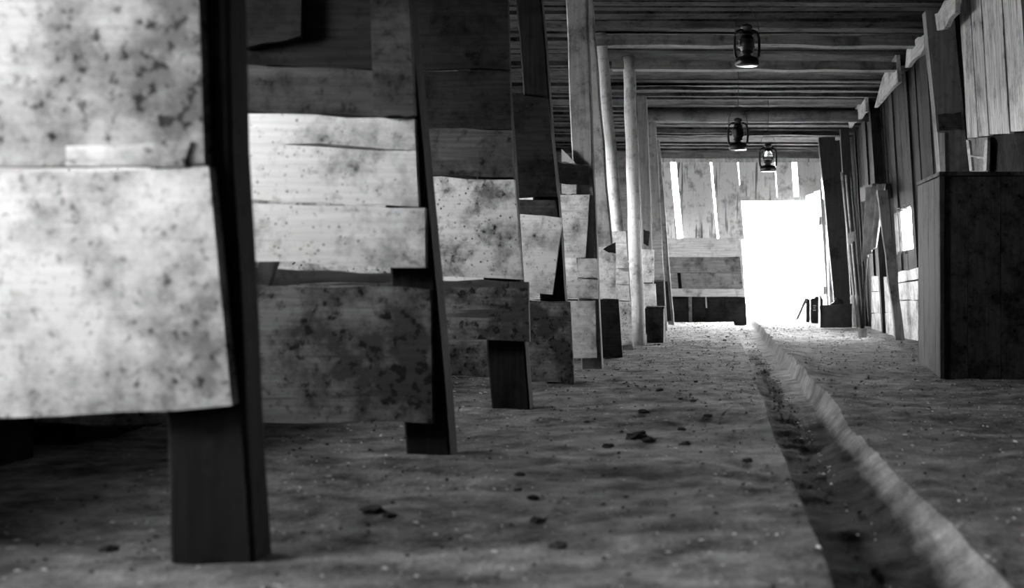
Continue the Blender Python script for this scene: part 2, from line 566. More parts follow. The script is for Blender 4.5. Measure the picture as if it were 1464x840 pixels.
for (a, b) in ((936, 947), (947.5, 957), (966, 976), (976.6, 990), (990.5, 1002), (1002.6, 1014), (1017.3, 1035), (1035.6, 1053.2)):
    EV(a - .6, b + .6, 222, 343, 11, M['peel'], dd=R.uniform(0, .03))
for (a, b) in ((1055.5, 1068), (1068.6, 1090), (1090.5, 1106.5), (1108.2, 1131), (1139, 1152), (1152.5, 1172)):
    EV(a - .6, b + .6, 222, 286, 4, M['peel'], dd=R.uniform(0, .03))
EV(1160, 1180, 284, 470, 6, M['white_z']); EV(1180.5, 1215, 215, 470, 6, M['white_z'])
EW(942, 1204, 206, 226, 0, M['ceil_pale'], 'lintel', 0.12, 6, 0.06)
EW(943, 1200, 225.5, 232, 0, M['white_z'], 'rail', 0.06, 6, 0.03)
for (x0, x1, y0, y1, m, dd) in ((950, 1056, 340, 367, 'end_pale', 0.05), (952, 1058, 367.5, 389.5, 'end_h', 0.04), (953, 968, 390, 412, 'end_h', 0.04), (973, 1060, 390, 412, 'end_h', 0.04),
                                (955, 1062, 412.5, 424, 'end_pale', 0.07), (957, 984, 424.5, 470, 'dark', 0.04), (989, 1008, 424.5, 470, 'dark', 0.05), (1009, 1036, 424.5, 470, 'dark', 0.03), (1037, 1066, 424.5, 470, 'dark', 0.04)):
    EW(x0, x1, y0, y1, 2, M[m], 'plank', 0.035, 4, dd)
EW(968, 973, 388, 413, 1, M['dark'], 'stud', 0.06, 2, 0.02)
EW(984.2, 988.8, 424, 468, 1, M['end_h'], 'stud', 0.06, 2, 0.06)
EW(1008.2, 1010, 424, 440, 1, M['end_pale'], 'stud', 0.06, 2, 0.07)
# dark backing of the low planks
board('backing', P(930, 345, d + 0.04), P(1056, 345, d + 0.04), P(1068, 472, d + 0.04), P(930, 472, d + 0.04), (0, 0.03, 0), M['dark'], wall_end, 2, 0)
board('door_post', P(1052, 284, d - 0.02), P(1056.5, 284, d - 0.02), P(1069, 470, d - 0.02), P(1064, 470, d - 0.02), (0, 0.12, 0), M['end_pale'], wall_end, 4, 0.002)
board('door_head', P(1052, 281, d - 0.01), P(1166, 281, d - 0.01), P(1166, 287, d - 0.01), P(1052, 287, d - 0.01), (0, 0.1, 0), M['end_pale'], wall_end, 4, 0.002)

# door leaf swung in against the right wall
hinge = Vector((1.45, d - 0.04, 0.04)); dirv = Vector((0.17, -1.0, 0)).normalized(); nrm = Vector((-dirv.y, dirv.x, 0))
door = empty('door_1', hinge); props(door, 'whitewashed board door swung open beside the far doorway', kind='structure')
x = 0.0
for w in (0.17, 0.21, 0.16, 0.22, 0.19):
    a = hinge + dirv * x; b = hinge + dirv * (x + w - 0.012)
    top = Vector((-0.12, 0, 1.95 + R.uniform(-.02, .02))); zb = Vector((0, 0, 0.03))
    board('plank', a + zb, a + top, b + top, b + zb, -nrm * -0.03, M['white_z'], door, 5, 0.004)
    x += w
for z in (0.45, 1.5):
    q = Vector((-0.12 * z / 1.95, 0, 0))
    a = hinge + dirv * 0.04 - nrm * 0.034 + q; b = hinge + dirv * 0.9 - nrm * 0.034 + q
    board('batten', a + Vector((0, 0, z + 0.06)), b + Vector((0, 0, z + 0.06)), b + Vector((0, 0, z - 0.06)), a + Vector((0, 0, z - 0.06)), nrm * 0.03, M['white_z'], door, 3, 0.003)

# ------------------------------------------------------------------ right wall
bm = bmesh.new()


def wall_piece(y0, y1, z0, z1):
    v = []
    for z in (z0, z1):
        for xo in (0.042, 0.075):
            for yy in (y0, y1): v.append(bm.verts.new((WX(z) + xo, yy, z)))
    for f in ((0, 1, 3, 2), (4, 6, 7, 5), (0, 4, 5, 1), (2, 3, 7, 6), (0, 2, 6, 4), (1, 5, 7, 3)): bm.faces.new([v[i] for i in f])


wall_piece(YB, SLIT[0], -0.2, CEIL + 0.3); wall_piece(SLIT[1], YE + 0.2, -0.2, CEIL + 0.3)
wall_piece(SLIT[0], SLIT[1], -0.2, SLIT[2]); wall_piece(SLIT[0], SLIT[1], SLIT[3], CEIL + 0.3)
wall_r = props(finish('wall_right', bm, M['right_dark'], origin=(1.95, 0, 0)), 'dark leaning right wall of upright boards', kind='structure')


def wall_board(y0, y1, z0, z1, m, name='board', off=0.0, th=0.04):
    def q(yy, z): return Vector((WX(z) - off, yy, z))
    return board(name, q(y0, z0), q(y0, z1), q(y1, z1), q(y1, z0), (th, 0, 0), m, wall_r, 5, 0.006)


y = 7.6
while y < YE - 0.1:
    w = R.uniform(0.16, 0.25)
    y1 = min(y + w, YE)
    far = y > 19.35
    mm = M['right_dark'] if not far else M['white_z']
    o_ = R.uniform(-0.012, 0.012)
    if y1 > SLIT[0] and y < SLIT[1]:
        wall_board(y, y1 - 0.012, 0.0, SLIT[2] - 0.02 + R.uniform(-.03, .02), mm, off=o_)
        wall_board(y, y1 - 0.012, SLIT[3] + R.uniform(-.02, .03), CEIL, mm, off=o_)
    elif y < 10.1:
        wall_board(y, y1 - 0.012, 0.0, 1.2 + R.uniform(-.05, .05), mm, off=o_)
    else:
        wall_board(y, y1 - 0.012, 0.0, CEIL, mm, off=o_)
    y = y1
# pale upright boards that end above the bin
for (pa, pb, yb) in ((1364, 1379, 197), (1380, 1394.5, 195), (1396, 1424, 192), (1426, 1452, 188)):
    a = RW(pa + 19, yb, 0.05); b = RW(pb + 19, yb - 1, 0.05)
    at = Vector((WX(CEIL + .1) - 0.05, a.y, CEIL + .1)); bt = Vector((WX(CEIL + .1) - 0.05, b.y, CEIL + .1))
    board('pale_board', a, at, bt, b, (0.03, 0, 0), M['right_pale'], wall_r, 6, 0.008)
# broken pale strips in the dark recess below them
for quad in (((1381, 200), (1385, 200), (1390, 244), (1386, 244)), ((1408, 200), (1412, 200), (1410, 244), (1405, 244)), ((1386, 221), (1411, 226), (1411, 229), (1387, 224))):
    a, b, c, e = [RW(px, py, 0.03) for px, py in quad]
    board('broken_strip', a, b, c, e, (0.02, 0, 0), M['plate'], wall_r, 4, 0.006)
a, b, c, e = [RW(px, py, 0.012) for px, py in ((1383, 198), (1412, 196), (1412, 246), (1387, 246))]
board('backboard', a, b, c, e, (0.02, 0, 0), M['end_h'], wall_r, 3, 0.006)
# torn plate boards under the ceiling
for quad in (((1336, 20), (1366, -14), (1366, 22), (1340, 46)), ((1296, 70), (1321, 48), (1321, 71), (1294, 98)), ((1262, 108), (1281, 78), (1284, 116), (1250, 153)),
             ((1212, 168), (1237, 133), (1238, 160), (1214, 181)), ((1172, 201), (1198, 178), (1200, 198), (1172, 215))):
    a, b, c, e = [RW(px, py, 0.2) for px, py in quad]
    board('plate_board', a, b, c, e, (0.035, 0, 0), M['plate'], wall_r, 6, 0.02)
# low whitewashed kick boards
for (xa, xb, rows) in ((1246, 1279, ((395, 395, 416, 415), (417, 416, 447, 446), (448, 447, 478, 484))), (1284, 1313, ((389, 382, 403, 399), (405, 401, 428, 428), (430, 430, 481, 488)))):
    for (ya, yb, yc, yd) in rows:
        o_ = 0.09 + R.uniform(-.006, .006)
        board('kick_board', RW(xa, ya, o_), RW(xb, yb, o_), RW(xb, yd, o_), RW(xa, yc, o_), (0.04, 0, 0), M['white'], wall_r, 4, 0.008)


def wall_post(px_top, px_bot, d0, w, dep, m, name='post', top=CEIL + 0.02):
    """post that stands proud of the right wall; px of its near left edge at y 60 and y 460"""
    xt = (px_top - VX) / F * d0; xb = (px_bot - VX) / F * d0
    zt = H + (VY - 60) / F * d0; zb = H + (VY - 460) / F * d0
    s = (xb - xt) / (zb - zt)
    def X(z): return xb + s * (z - zb)
    z0, z1 = -0.03, top
    return board(name, (X(z0), d0, z0), (X(z1), d0, z1), (X(z1) + w, d0, z1), (X(z0) + w, d0, z0), (0, dep, 0), m, wall_r, 7, 0.006)


wall_post(1328, 1363, 9.95, 0.22, 0.16, M['post_grey'])
wall_post(1238, 1262, 14.7, 0.12, 0.14, M['darkz'])
wall_post(1229, 1278, 12.75, 0.09, 0.10, M['post_grey'], 'leaning_post', 1.5)
wall_post(1157, 1196, 18.3, 0.3, 0.16, M['bin_side'])
wall_post(1194, 1219, 17.35, 0.12, 0.14, M['bin_side'])
for (nm, quad, m, q_) in (('patch', ((1341, 163), (1374, 160), (1376, 184), (1343, 186)), 'mid', 9.92), ('worn_edge', ((1340, 189), (1350, 189), (1352, 252), (1345, 252)), 'right_pale', 9.93)):
    board(nm, *[P(px, py, q_) for px, py in quad], (0, .02, 0), M[m], wall_r, 3, .008)
# stub of a shelf beam
a, b, c, e = [RW(px, py, 0.22) for px, py in ((1229, 268), (1247, 262), (1249, 283), (1231, 289))]
board('bracket', a, b, c, e, (0.2, 0, 0), M['darkz'], wall_r, 3, 0.006)

# ------------------------------------------------------------------ stall partitions
SPOST = []


def make_post(root, d0, xr_b, y_b, xr_t, y_t, wpx, m, dep=0.12, name='post', rnd=False, top=CEIL + 0.02):
    """post by its right edge at two pixel rows and its width in pixels; runs from floor to ceiling"""
    k = 1.0 if rnd else (d0 + dep) / d0       # the far corner of the post makes its outline
    A, B = P(VX + (xr_b - VX) * k, y_b, d0), P(VX + (xr_t - VX) * k, y_t, d0)
    s = (B.x - A.x) / (B.z - A.z)
    w = wpx * d0 / F
    def X(z): return A.x + s * (z - A.z)
    z0, z1 = -0.03, top
    if rnd:
        pts = [(X(z0 + (z1 - z0) * i / 10) - w / 2 + R.uniform(-.006, .006), d0 + w / 2, z0 + (z1 - z0) * i / 10) for i in range(11)]
        return finish(name, tube_bm(pts, w / 2, 12, taper=[1.08 - 0.016 * i + R.uniform(-.03, .03) for i in range(11)]), m, root, smooth=True)
    o = board(name, (X(z0) - w, d0, z0), (X(z1) - w, d0, z1), (X(z1), d0, z1), (X(z0), d0, z0), (0, dep, 0), m, root, 10, 0.005, 0.008)
    return o


def make_boards(root, d0, rows, n=7, jit=0.0055):
    """rows: name, TL, TR, BR, BL pixels, material, standing proud, extend to the stall wall?"""
    for (nm, tl, tr, br, bl, m, pr, ext) in rows:
        q = d0 - 0.035 - pr
        tl, tr, br, bl = P(*tl, q), P(*tr, q), P(*br, q), P(*bl, q)
        if ext:
            def far(l, r):
                s = (l.z - r.z) / (l.x - r.x)
                return Vector((XL + 0.03, q, l.z + s * (XL + 0.03 - l.x) * 0.5))
            tl, bl = far(tl, tr), far(bl, br)
        ln = abs(tr.x - tl.x)
        board(nm, tl, tr, br, bl, (0, 0.035, 0), M[m], root, max(5, int(ln / 0.10)), jit)


def partition(d0, xbase, ybase, label):
    root = empty('stall_partition', P(xbase, ybase, d0) * 1.0)
    root.location.z = 0.0
    props(root, label, 'partition', 'stall partitions along the left of the aisle')
    return root


B_ = 'board'
# 1, nearest
r = partition(PD[0], 318, 805, 'nearest stall partition, wide blotchy pale boards on a dark post at far left')
make_post(r, PD[0], 388, 806, 354, 25, 116, M['post_dark'], 0.10)
make_boards(r, PD[0], [
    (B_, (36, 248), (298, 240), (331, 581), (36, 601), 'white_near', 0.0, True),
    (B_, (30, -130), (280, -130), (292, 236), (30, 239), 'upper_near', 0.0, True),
    (B_, (30, -480), (270, -480), (279, -138), (30, -138), 'dark', 0.0, True),
    ('lath', (94, 210), (272, 203), (262, 236), (94, 238), 'white_near', 0.006, False),
], jit=0.004)
# 2
r = partition(PD[1], 620, 650, 'second nearest stall partition, three bright boards above one wide grimy board')
make_post(r, PD[1], 657, 653, 601, 25, 64, M['post_dark'])
make_boards(r, PD[1], [
    (B_, (350, 156), (592, 171), (594, 214), (352, 194), 'white', 0.0, True),
    (B_, (352, 195.5), (594, 215.5), (598, 296), (356, 280), 'white', 0.0, True),
    (B_, (357, 284), (607, 299), (608, 384), (362, 364), 'white', 0.005, True),
    (B_, (368, 408), (615, 412), (618, 604), (378, 605), 'grimy', 0.0, True),
    (B_, (348, 90), (590, 101), (592, 168), (350, 153), 'mid', -0.01, True),
    (B_, (345, -60), (588, -60), (590, 99), (347, 88), 'dark', -0.01, True),
    (B_, (345, -230), (580, -230), (588, -64), (345, -64), 'dark', -0.01, True),
    ('cleat', (522, -230), (574, -230), (592, 166), (534, 165), 'mid', 0.03, False),
    ('short_board', (345, -40), (432, -40), (430, 50), (347, 70), 'dark', 0.03, False),
    ('rail', (362, 377), (562, 392), (562, 404), (362, 402), 'end_h', -0.16, True),
    ('brace', (374, 362), (398, 364), (382, 412), (360, 412), 'post_grey', -0.08, False),
])
# 3
r = partition(PD[2], 735, 583, 'third stall partition, speckled bright board over a short dark board that bares the post')
make_post(r, PD[2], 763, 584, 727, 25, 55, M['post_dark'])
make_boards(r, PD[2], [
    (B_, (600, -80), (724, -80), (729, 99), (600, 97), 'dark', 0.0, True),
    (B_, (600, 101), (729, 102), (731, 183), (610, 180), 'dark', 0.0, True),
    (B_, (610, 182), (731, 186), (733, 254), (615, 247), 'mid', 0.0, True),
    (B_, (617, 250), (735, 257), (747, 398), (630, 394), 'speckled', 0.0, True),
    (B_, (632, 398), (755, 402), (757, 487), (640, 485), 'grimy', 0.01, True),
])
# 4
r = partition(PD[3], 803, 549, 'fourth stall partition, pale tapered board above a broad dark board near the floor')
make_post(r, PD[3], 822, 550, 780, 25, 36, M['darkz'])
make_boards(r, PD[3], [
    (B_, (735, 130), (783, 140), (797, 282), (745, 281), 'dark', 0.0, True),
    (B_, (745, 283), (793, 285), (797, 308), (747, 305), 'mid', 0.0, True),
    (B_, (747, 306), (804, 310), (790, 421), (757, 418), 'white', 0.01, True),
    (B_, (757, 425), (815, 432), (821, 549), (757, 540), 'grimy', 0.01, True),
])
# 5
r = partition(PD[4], 845, 526, 'fifth stall partition, pale square post with bright white boards and a short dark stub')
make_post(r, PD[4], 863, 529, 842, 25, 30, M['post_mid'])
make_boards(r, PD[4], [
    ('stub_rail', (797, 232), (841, 236), (841, 263), (800, 262), 'dark', 0.03, False),
    (B_, (803, 261), (824, 261), (824, 277), (803, 277), 'white', 0.0, False),
    (B_, (799, 279), (843, 277), (837, 367), (805, 368), 'white', 0.0, True),
    (B_, (826, 369), (853, 369), (854, 396), (826, 396), 'white', 0.0, False),
    (B_, (806, 397), (854, 399), (854, 427), (810, 426), 'white', 0.01, True),
    (B_, (811, 429), (851, 429), (853, 511), (818, 512), 'white', 0.0, True),
    ('torn_scrap', (803, 214), (804, 214), (823, 233), (803, 231), 'rag', 0.0, False),
])
# 6
r = partition(PD[5], 873, 512, 'sixth stall partition, leaning post dark below and pale above with a jutting wedge')
make_post(r, PD[5], 889, 513, 862, 170, 20, M['post_mid'])
make_boards(r, PD[5], [
    (B_, (848, 356), (880, 352), (880, 427), (848, 427), 'white', 0.0, True),
    (B_, (848, 428), (884, 428), (890, 511), (856, 511), 'dark', 0.01, True),
    ('wedge', (862, 356), (880, 347), (880, 362), (870, 360), 'dark', 0.08, False),
])
# 7
r = partition(PD[6], 897, 499, 'seventh stall partition, bright peeled leaning pole reaching a ceiling beam')
make_post(r, PD[6], 906, 500, 867, 45, 18, M['post_pale'], rnd=True)
make_boards(r, PD[6], [
    (B_, (872, 330), (894, 330), (898, 383), (876, 383), 'white', 0.0, True),
    (B_, (878, 388), (898, 388), (899, 406), (880, 406), 'white', 0.01, True),
    (B_, (880, 408), (899, 408), (900, 429), (881, 429), 'white', 0.0, True),
    (B_, (882, 431), (902, 431), (904, 493), (884, 493), 'speckled', -0.0, True),
])
# 8
r = partition(PD[7], 913, 491, 'eighth stall partition, thick pale upright log with no boards on its face')
make_post(r, PD[7], 922, 492, 908, 92, 18.5, M['post_pale'], rnd=True)
make_boards(r, PD[7], [(B_, (880, 330), (904, 330), (905, 372), (884, 372), 'end_h', -0.19, True), (B_, (880, 376), (904, 376), (906, 480), (884, 480), 'end_h', -0.19, True)])
# 9
r = partition(PD[8], 930, 478, 'ninth stall partition, grey post with small pale boards above the low dark bin')
make_post(r, PD[8], 938, 479, 925, 140, 14, M['post_grey'])
make_boards(r, PD[8], [
    (B_, (915, 356), (935, 357), (935, 404), (915, 404), 'white', 0.0, True),
    (B_, (917, 405), (937, 405), (939, 440), (918, 440), 'white', 0.005, True),
    (B_, (919, 441), (940, 441), (940, 476), (919, 476), 'dark', 0.0, True),
    ('peg', (920, 328), (929, 331), (927, 352), (920, 348), 'dark', 0.05, False),
])
# 10, 11
r = partition(PD[9], 947, 472, 'tenth stall partition, plain grey post second from the end wall')
make_post(r, PD[9], 954, 472, 938, 170, 13, M['post_grey'])
make_boards(r, PD[9], [(B_, (920, 330), (946, 330), (948, 400), (920, 400), 'end_h', 0.0, True), (B_, (920, 402), (948, 402), (952, 466), (920, 466), 'dark', 0.0, True)])
r = partition(PD[10], 958, 463, 'last stall partition, thin pale-edged post beside the end wall planks')
make_post(r, PD[10], 964, 463, 942, 185, 8, M['post_grey'])
make_boards(r, PD[10], [(B_, (930, 340), (951, 340), (954, 400), (930, 400), 'end_h', 0.0, True), (B_, (930, 402), (954, 402), (960, 458), (930, 458), 'dark', 0.0, True)])

# low dark bin at the foot of the pale log
q = 12.3
rt = empty('feed_bin', (P(936, 490, q).x, q + 0.2, 0)); props(rt, 'low dark wooden bin at the foot of the thick pale log', 'bin')
x0, x1 = P(925, 0, q).x, P(948.5, 0, q).x
zt = P(0, 441, q).z
finish('front', box_bm(x0, x1, q, q + 0.025, -0.01, zt), M['bin_dark'], rt)
finish('side', box_bm(x0, x0 + 0.02, q + 0.025, q + 0.42, -0.01, zt), M['bin_dark'], rt)
finish('side', box_bm(x1 - 0.02, x1, q + 0.025, q + 0.42, -0.01, zt), M['bin_dark'], rt)
finish('back', box_bm(x0, x1, q + 0.42, q + 0.445, -0.01, zt), M['bin_dark'], rt)
finish('lid', box_bm(x0 - 0.01, x1 + 0.008, q - 0.012, q + 0.455, zt, zt + 0.02), M['bin_dark'], rt)

# ------------------------------------------------------------------ tall feed bin on the right
q0, q1 = 7.38, 8.75
xl0, xl1 = P(1347, 0, q0).x, P(1314, 0, q1).x
rt = empty('grain_bin', (1.55, 8.0, 0)); props(rt, 'tall dark wooden grain bin against the right wall in front', 'bin')
zt0, zt1 = P(0, 252, q0).z, P(0, 266, q1).z
cuts = (xl0 + 0.012, xl0 + 0.15, xl0 + 0.34, xl0 + 0.55)
for a, b in zip(cuts[:-1], cuts[1:]):
    board('front_board', (a + .002, q0, 0.0), (a + .002 - .004, q0, zt0), (b - .004, q0, zt0), (b - .002, q0, 0.0), (0, 0.03, 0), M['bin_dark'], rt, 6, 0.002)
n = 4
for i in range(n):
    ya, yb = q0 + (q1 - q0) * i / n, q0 + (q1 - q0) * (i + 1) / n - 0.006
    xa, xb = xl0 + (xl1 - xl0) * i / n, xl0 + (xl1 - xl0) * (i + 1) / n
    za, zb = zt0 + (zt1 - zt0) * i / n, zt0 + (zt1 - zt0) * (i + 1) / n
    board('side_board', (xa, ya, 0.0), (xa - .01, ya, za), (xb - .01, yb, zb), (xb, yb, 0.0), (0.03, 0, 0), M['bin_side'], rt, 6, 0.002)
board('back', (xl1, q1, 0), (xl1, q1, zt1), (xl0 + .55, q1, zt1), (xl0 + .55, q1, 0), (0, 0.03, 0), M['bin_dark'], rt, 4, 0.002)
board('lid', (xl0 - .02, q0 - .02, zt0 + .004), (xl0 + .55, q0 - .02, zt0 + .004), (xl0 + .55, q1, zt1 + .012), (xl1 - .02, q1, zt1 + .004), (0, 0, 0.022), M['bin_dark'], rt, 5, 0.003)
board('corner_post', (xl0 - .012, q0 - .012, 0.0), (xl0 - .016, q0 - .012, zt0), (xl0 + .01, q0 - .012, zt0), (xl0 + .012, q0 - .012, 0.0), (0, 0.05, 0), M['bin_side'], rt, 6, 0.002)


# ------------------------------------------------------------------ lanterns
def lantern(loc, sc, label, rz, hook, globe):
    rt = empty('oil_lantern', loc); props(rt, label, 'lantern', 'oil lanterns hanging over the aisle')
    L0 = Vector(loc)
    def put(nm, bm_, m, smooth=True, par=None):
        bmesh.ops.scale(bm_, vec=(sc, sc, sc), verts=bm_.verts)
        bmesh.ops.rotate(bm_, cent=(0, 0, 0), matrix=__import__('mathutils').Matrix.Rotation(rz, 3, 'Z'), verts=bm_.verts)
        bmesh.ops.translate(bm_, vec=L0, verts=bm_.verts)
        return finish(nm, bm_, m, par or rt, smooth=smooth)
    put('fuel_tank', lathe_bm([(0, 0), (.078, 0), (.085, .006), (.086, .042), (.07, .058), (.04, .066), (.03, .074), (0, .074)]), M['tin'])
    put('burner', lathe_bm([(.028, .074), (.032, .085), (.045, .09), (.045, .1), (.02, .118), (0, .118)]), M['tin'])
    put('globe', lathe_bm([(.038, .1), (.052, .125), (.058, .155), (.052, .19), (.038, .215)]), M[globe])
    put('chimney', lathe_bm([(.045, .214), (.048, .222), (.034, .232), (.032, .262), (.044, .268), (.04, .285), (.018, .298), (0, .3)]), M['tin'])
    for s in (-1, 1):
        put('air_tube', tube_bm([(s * .07, 0, .045), (s * .088, 0, .07), (s * .092, 0, .13), (s * .09, 0, .2), (s * .078, 0, .235), (s * .05, 0, .25), (s * .03, 0, .25)], .0105, 8), M['tin'])
    b2 = bmesh.new()
    for z, rr in ((.13, .063), (.18, .063)):
        tube_bm([(rr * math.cos(t * math.pi / 8), rr * math.sin(t * math.pi / 8), z) for t in range(17)], .0025, 5, b2)
    put('wire_guard', b2, M['tin'])
    put('bail', tube_bm([(.092 * math.cos(math.pi * t / 10), 0, .21 + .2 * math.sin(math.pi * t / 10)) for t in range(11)], .0028, 6), M['tin'])
    # hook wire up to the ceiling
    zt = .41 * sc
    bm_ = tube_bm([L0 + Vector((0, 0, zt)), L0 + Vector((0.004, 0, (zt + hook - L0.z) / 2)), Vector((L0.x, L0.y, hook))], .003, 5)
    finish('hook_wire', bm_, M['tin'], rt)


p = P(1068, 94, 8.9); lantern(p, 0.98, 'nearest hanging oil lantern, only its base glinting under the dark ceiling', 0.3, CEIL + 0.02, 'silhouette_glass')
p = P(1055, 214, 12.2); lantern(p, 1.02, 'dark oil lantern hanging in the middle below the log beam', 0.05, CEIL + 0.02, 'silhouette_glass')
p = P(1098, 245, 13.6); lantern(p, 1.0, 'farthest oil lantern, hanging against the bright boards above the doorway', 0.2, CEIL + 0.02, 'glass')

# ------------------------------------------------------------------ things along the right wall
def fl(px, d0): return (px - VX) / F * d0


# open box with arched end
q = 16.3; s = F / q
rt = empty('open_box', (fl(1196, q), q + 0.15, 0)); props(rt, 'dark open box with an arched end on the floor by the wall', 'box')
xa, xb = fl(1174, q), fl(1216, q); zt = 0.32
fz0 = 0.02
board('front', (xa - .02, q, zt - .02), (xb + .02, q, zt + .01), (xb, q, fz0), (xa + .01, q, fz0), (0, .02, 0), M['dark_box'], rt, 3, .003)
board('back', (xa - .02, q + .34, zt - .02), (xb + .02, q + .34, zt), (xb, q + .32, fz0), (xa, q + .32, fz0), (0, .02, 0), M['dark_box'], rt, 3, .003)
bm = bmesh.new()
arch = [(0, fz0), (0, zt)] + [(.17 - .17 * math.cos(math.pi * t / 8), zt + .11 * math.sin(math.pi * t / 8)) for t in range(1, 8)] + [(.34, zt), (.34, fz0)]
va = [bm.verts.new((xa - .01, q + y_, z_)) for y_, z_ in arch]; vb = [bm.verts.new((xa + .012, q + y_, z_)) for y_, z_ in arch]
bm.faces.new(va); bm.faces.new(vb[::-1])
for i in range(len(arch)): bm.faces.new((va[i], vb[i], vb[(i + 1) % len(arch)], va[(i + 1) % len(arch)]))
finish('arched_end', bm, M['dark_box'], rt)
board('end', (xb, q + .02, zt), (xb, q + .34, zt), (xb, q + .32, fz0), (xb, q + .02, fz0), (.02, 0, 0), M['dark_box'], rt, 3, .003)
finish('bottom', box_bm(xa, xb, q + .02, q + .32, fz0, fz0 + .02), M['dark_box'], rt)
# harness lump in it
bm = bmesh.new(); bmesh.ops.create_icosphere(bm, subdivisions=3, radius=1)
for v in bm.verts:
    n_ = 1 + .35 * mnoise.noise(v.co * 2.2)
    v.co = Vector((v.co.x * .10 * n_ + fl(1200, q), v.co.y * .09 * n_ + q + .17, v.co.z * .15 * n_ + .24))
props(finish('leather_bundle', bm, M['dark_box'], origin=(fl(1203, q), q + .17, .2), smooth=True), 'dark crumpled bundle lying in the open box', 'bundle')

# upright tin canister with a pale mark
q = 18.6; rt = empty('canister', (fl(1167, q), q + .1, 0)); props(rt, 'dark upright canister with a pale mark near the doorway', 'canister')
xa, xb = fl(1159, q), fl(1177, q); zt = P(0, 426, q).z
bm = box_bm(xa, xb, q, q + .2, .015, zt); bmesh.ops.bevel(bm, geom=bm.edges[:], offset=.012, segments=2, affect='EDGES')
finish('body', bm, M['dark_box'], rt)
finish('cap', lathe_bm([(0, 0), (.03, 0), (.03, .025), (0, .025)], ((xa + xb) / 2, q + .1, zt), 10), M['dark_box'], rt)
bm = bmesh.new(); mx_, mz_ = fl(1164.5, q), P(0, 441, q).z
for i in range(3):   # illegible pale print
    box_bm(mx_ - .022 + (.006 if i == 1 else 0), mx_ + .022 - (.010 if i == 1 else 0), q - .004, q + .001, mz_ + .035 - .032 * i, mz_ + .051 - .032 * i, bm)
finish('pale_mark', bm, M['rag'], rt)
q = 19.1; rt = empty('narrow_tin', (fl(1155.5, q), q + .08, 0)); props(rt, 'narrow dark tin beside the marked canister at the doorway', 'tin')
xa, xb = fl(1152.5, q), fl(1158, q); zt = P(0, 427, q).z
bm = box_bm(xa, xb, q, q + .16, .012, zt); bmesh.ops.bevel(bm, geom=bm.edges[:], offset=.01, segments=2, affect='EDGES')
finish('body', bm, M['dark_box'], rt)
finish('rim', box_bm(xa - .005, xb + .005, q - .005, q + .165, zt, zt + .012), M['dark_box'], rt)
# leaning board in the doorway
q = 18.96
bm = slab_bm(P(1151, 426, q), P(1155, 427, q), P(1142, 456, q), P(1136.5, 459.5, q), (0, .12, 0), 3, .002)
props(finish('leaning_board', bm, M['end_h'], origin=(fl(1140, q), q, 0)), 'short grey board leaning on the narrow tin', 'board')

# tin can
q = 13.6; rt = empty('tin_can', (fl(1233.5, q), q, 0)); props(rt, 'small shiny tin can on the floor under the hanging sacking', 'can')
cz = floor_z(fl(1233.5, q), q)
finish('can_body', lathe_bm([(0, 0), (.042, 0), (.045, .008), (.05, .09), (.046, .09), (.04, .012), (0, .012)], (fl(1233.5, q), q, cz), 16), M['tin_dull'], rt, smooth=False)
finish('rim', lathe_bm([(.05, .088), (.054, .09), (.054, .1), (.046, .1), (.046, .09)], (fl(1233.5, q), q, cz), 16), M['tin_dull'], rt)
# dark stick standing in it
a = Vector((fl(1232, q), q, cz + .015)); b = P(1239, 372, q + .12)
b.x = fl(1239, q + .12)
props(finish('stick', tube_bm([a, a.lerp(b, .5), b, P(1247, 290, q + .3)], .017, 8, taper=[1, 1, .9, .7]), M['post_dark'], origin=a, smooth=True), 'dark stick standing in the tin can', 'stick')
# hanging fan of sacking
bm = bmesh.new(); rows = []
top0, top1 = P(1241, 268, 13.75), P(1263, 262, 13.3)
bot0, bot1 = P(1233, 374, 13.5), P(1252, 352, 13.25)
for j in range(13):
    t = j / 12; row = []
    for i in range(17):
        u = i / 16
        c = top0.lerp(top1, u).lerp(bot0.lerp(bot1, u), t)
        c = c + Vector((-.035 * math.sin(u * 19) * (1 - .5 * t), .02 * math.sin(u * 13 + 1), 0))
        row.append(bm.verts.new(c))
    rows.append(row)
for j in range(12):
    for i in range(16): bm.faces.new((rows[j][i], rows[j][i + 1], rows[j + 1][i + 1], rows[j + 1][i]))
o = finish('hanging_sacking', bm, M['cloth'], origin=top0, smooth=True)
md = o.modifiers.new('thickness', 'SOLIDIFY'); md.thickness = .008
props(o, 'grey folded sacking hanging fan-shaped on the right wall', 'sacking')

# long handles leaning on the wall
hs = (((1203, 246), (1222, 434)), ((1209, 250), (1226, 430)), ((1216, 246), (1232, 432)))
hl = ('leftmost of three long tool handles leaning on the right wall', 'middle one of three long tool handles leaning on the right wall', 'rightmost of three long tool handles leaning on the right wall')
for i, (t_, b_) in enumerate(hs):
    q = 16.75 - .3 * i
    top = P(*t_, q + .1); bot = P(b_[0] + 3, 412 + 952 / q, q); bot.z = 0.01
    top.x = min(top.x, WX(top.z) - .10); bot.x = min(bot.x, WX(0) - .14)
    props(finish('tool_handle', tube_bm([bot, bot.lerp(top, .33), bot.lerp(top, .66), top], .014, 8), M['post_pale'] if i < 2 else M['post_grey'], origin=bot, smooth=True), hl[i], 'handle', 'tool handles on the right wall')
# pale rag on them
q = 16.0
bm = slab_bm(P(1213, 333, q), P(1221, 330, q), P(1222, 344, q), P(1214, 352, q), (.0, .012, 0), 4, .012)
props(finish('rag', bm, M['rag'], origin=P(1217, 340, q)), 'small pale rag caught on the tool handles', 'rag')
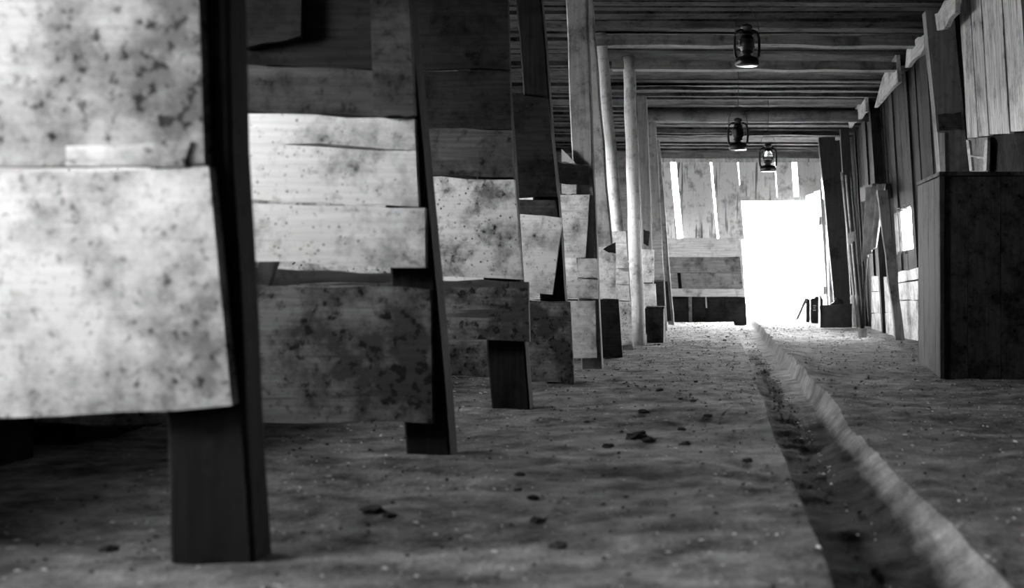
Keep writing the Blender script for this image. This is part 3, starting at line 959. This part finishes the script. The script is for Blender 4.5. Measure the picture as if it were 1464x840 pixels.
# pale sack behind the box
q = 16.85
bm = bmesh.new(); bmesh.ops.create_uvsphere(bm, u_segments=18, v_segments=14, radius=1)
cx = fl(1223, q); zh = P(0, 421, q).z
for v in bm.verts:
    t = (v.co.z + 1) / 2
    w = .06 * (0.5 + .65 * t) * (1 + .12 * mnoise.noise(v.co * 3))
    rr = math.hypot(v.co.x, v.co.y) or 1
    k_ = min(1, rr * 2.2)
    v.co = Vector((cx + v.co.x / rr * w * k_, q + .05 + v.co.y / rr * w * k_, zh * t))
props(finish('sack', bm, M['rag'], origin=(cx, q + .05, 0), smooth=True), 'pale upright sack standing between the open box and the stick', 'sack')

# ------------------------------------------------------------------ clods and litter on the floor
def clod(px, py, size, label, flat=.45):
    d0 = H * F / (py - VY); x = (px - VX) / F * d0
    z = floor_z(x, d0)
    bm = bmesh.new(); bmesh.ops.create_icosphere(bm, subdivisions=3, radius=1)
    size *= .8
    off = Vector((R.uniform(0, 50),) * 3)
    for v in bm.verts:
        n_ = 1 + .5 * mnoise.noise(v.co * 1.5 + off) + .3 * mnoise.noise(v.co * 4 + off)
        v.co = Vector((x + v.co.x * size * n_, d0 + v.co.y * size * .8 * n_, z + size * flat * (.6 + v.co.z * n_)))
    props(finish('dung_clod', bm, M['dung'], origin=(x, d0, z)), label, 'clod', 'dung clods on the aisle floor')


clod(912, 626, .045, 'largest dark dung clod in the middle of the aisle')
clod(928, 632, .03, 'dark dung clod just right of the largest clod')
clod(532, 736, .035, 'dark dung clod on the near floor between the first two posts')
clod(556, 742, .02, 'small dung clod just right of the near clod')
clod(156, 782, .022, 'dung clod at bottom left in front of the nearest post')
clod(870, 640, .025, 'dung clod left of the largest clod in the aisle')
for i in range(26):
    py = 480 + 330 * R.random() ** 1.5
    lo_ = 400 if py > 700 else (670 if py > 600 else 860)
    clod(R.uniform(lo_, 1040 + (py - 460) * .3), py, R.uniform(.012, .026), 'small dark dung clod scattered on the aisle floor')


def litter(name, n, m, smin, smax, label, seed, long_=1.0, gshare=.28):
    rr = random.Random(seed); verts = []; faces = []
    for _ in range(n):
        yy = 1.9 + 17.5 * rr.random() ** 1.25
        if rr.random() < gshare:
            xx = rr.uniform(GL, GR); yy = max(yy, 3.0 + 9 * rr.random())
        else: xx = rr.uniform(-1.6, 1.75)
        z = floor_z(xx, yy) + .001
        s_ = rr.uniform(smin, smax) * (.7 + yy * .05); a_ = rr.uniform(0, 6.28); l_ = s_ * rr.uniform(1, long_)
        c_, n_ = math.cos(a_), math.sin(a_); w_ = s_ * rr.uniform(.3, .8); h_ = s_ * rr.uniform(.3, .9)
        b0 = len(verts)
        tilt = rr.uniform(-.4, .4) * h_
        for (u, v_) in ((-l_, -w_), (l_, -w_), (l_, w_), (-l_, w_)):
            verts.append((xx + u * c_ - v_ * n_, yy + u * n_ + v_ * c_, z - .004))
        verts.append((xx + l_ * .3 * c_, yy + l_ * .3 * n_, z + h_)); verts.append((xx - l_ * .4 * c_, yy - l_ * .4 * n_, z + h_ + tilt))
        faces += [(b0, b0 + 1, b0 + 4, b0 + 5), (b0 + 1, b0 + 2, b0 + 4), (b0 + 2, b0 + 3, b0 + 5, b0 + 4), (b0 + 3, b0, b0 + 5)]
    me = bpy.data.meshes.new(name); me.from_pydata(verts, [], faces); me.update()
    props(link(name, me, m, floor), label, kind='stuff')


litter('straw_litter', 6500, M['straw'], .0015, .0045, 'pale straw and chaff strewn over the aisle and gutter', 3, 4.0)
litter('dirt_crumbs', 5000, M['dung'], .002, .007, 'dark crumbs of dirt strewn over the aisle and gutter', 5, 1.8, .1)
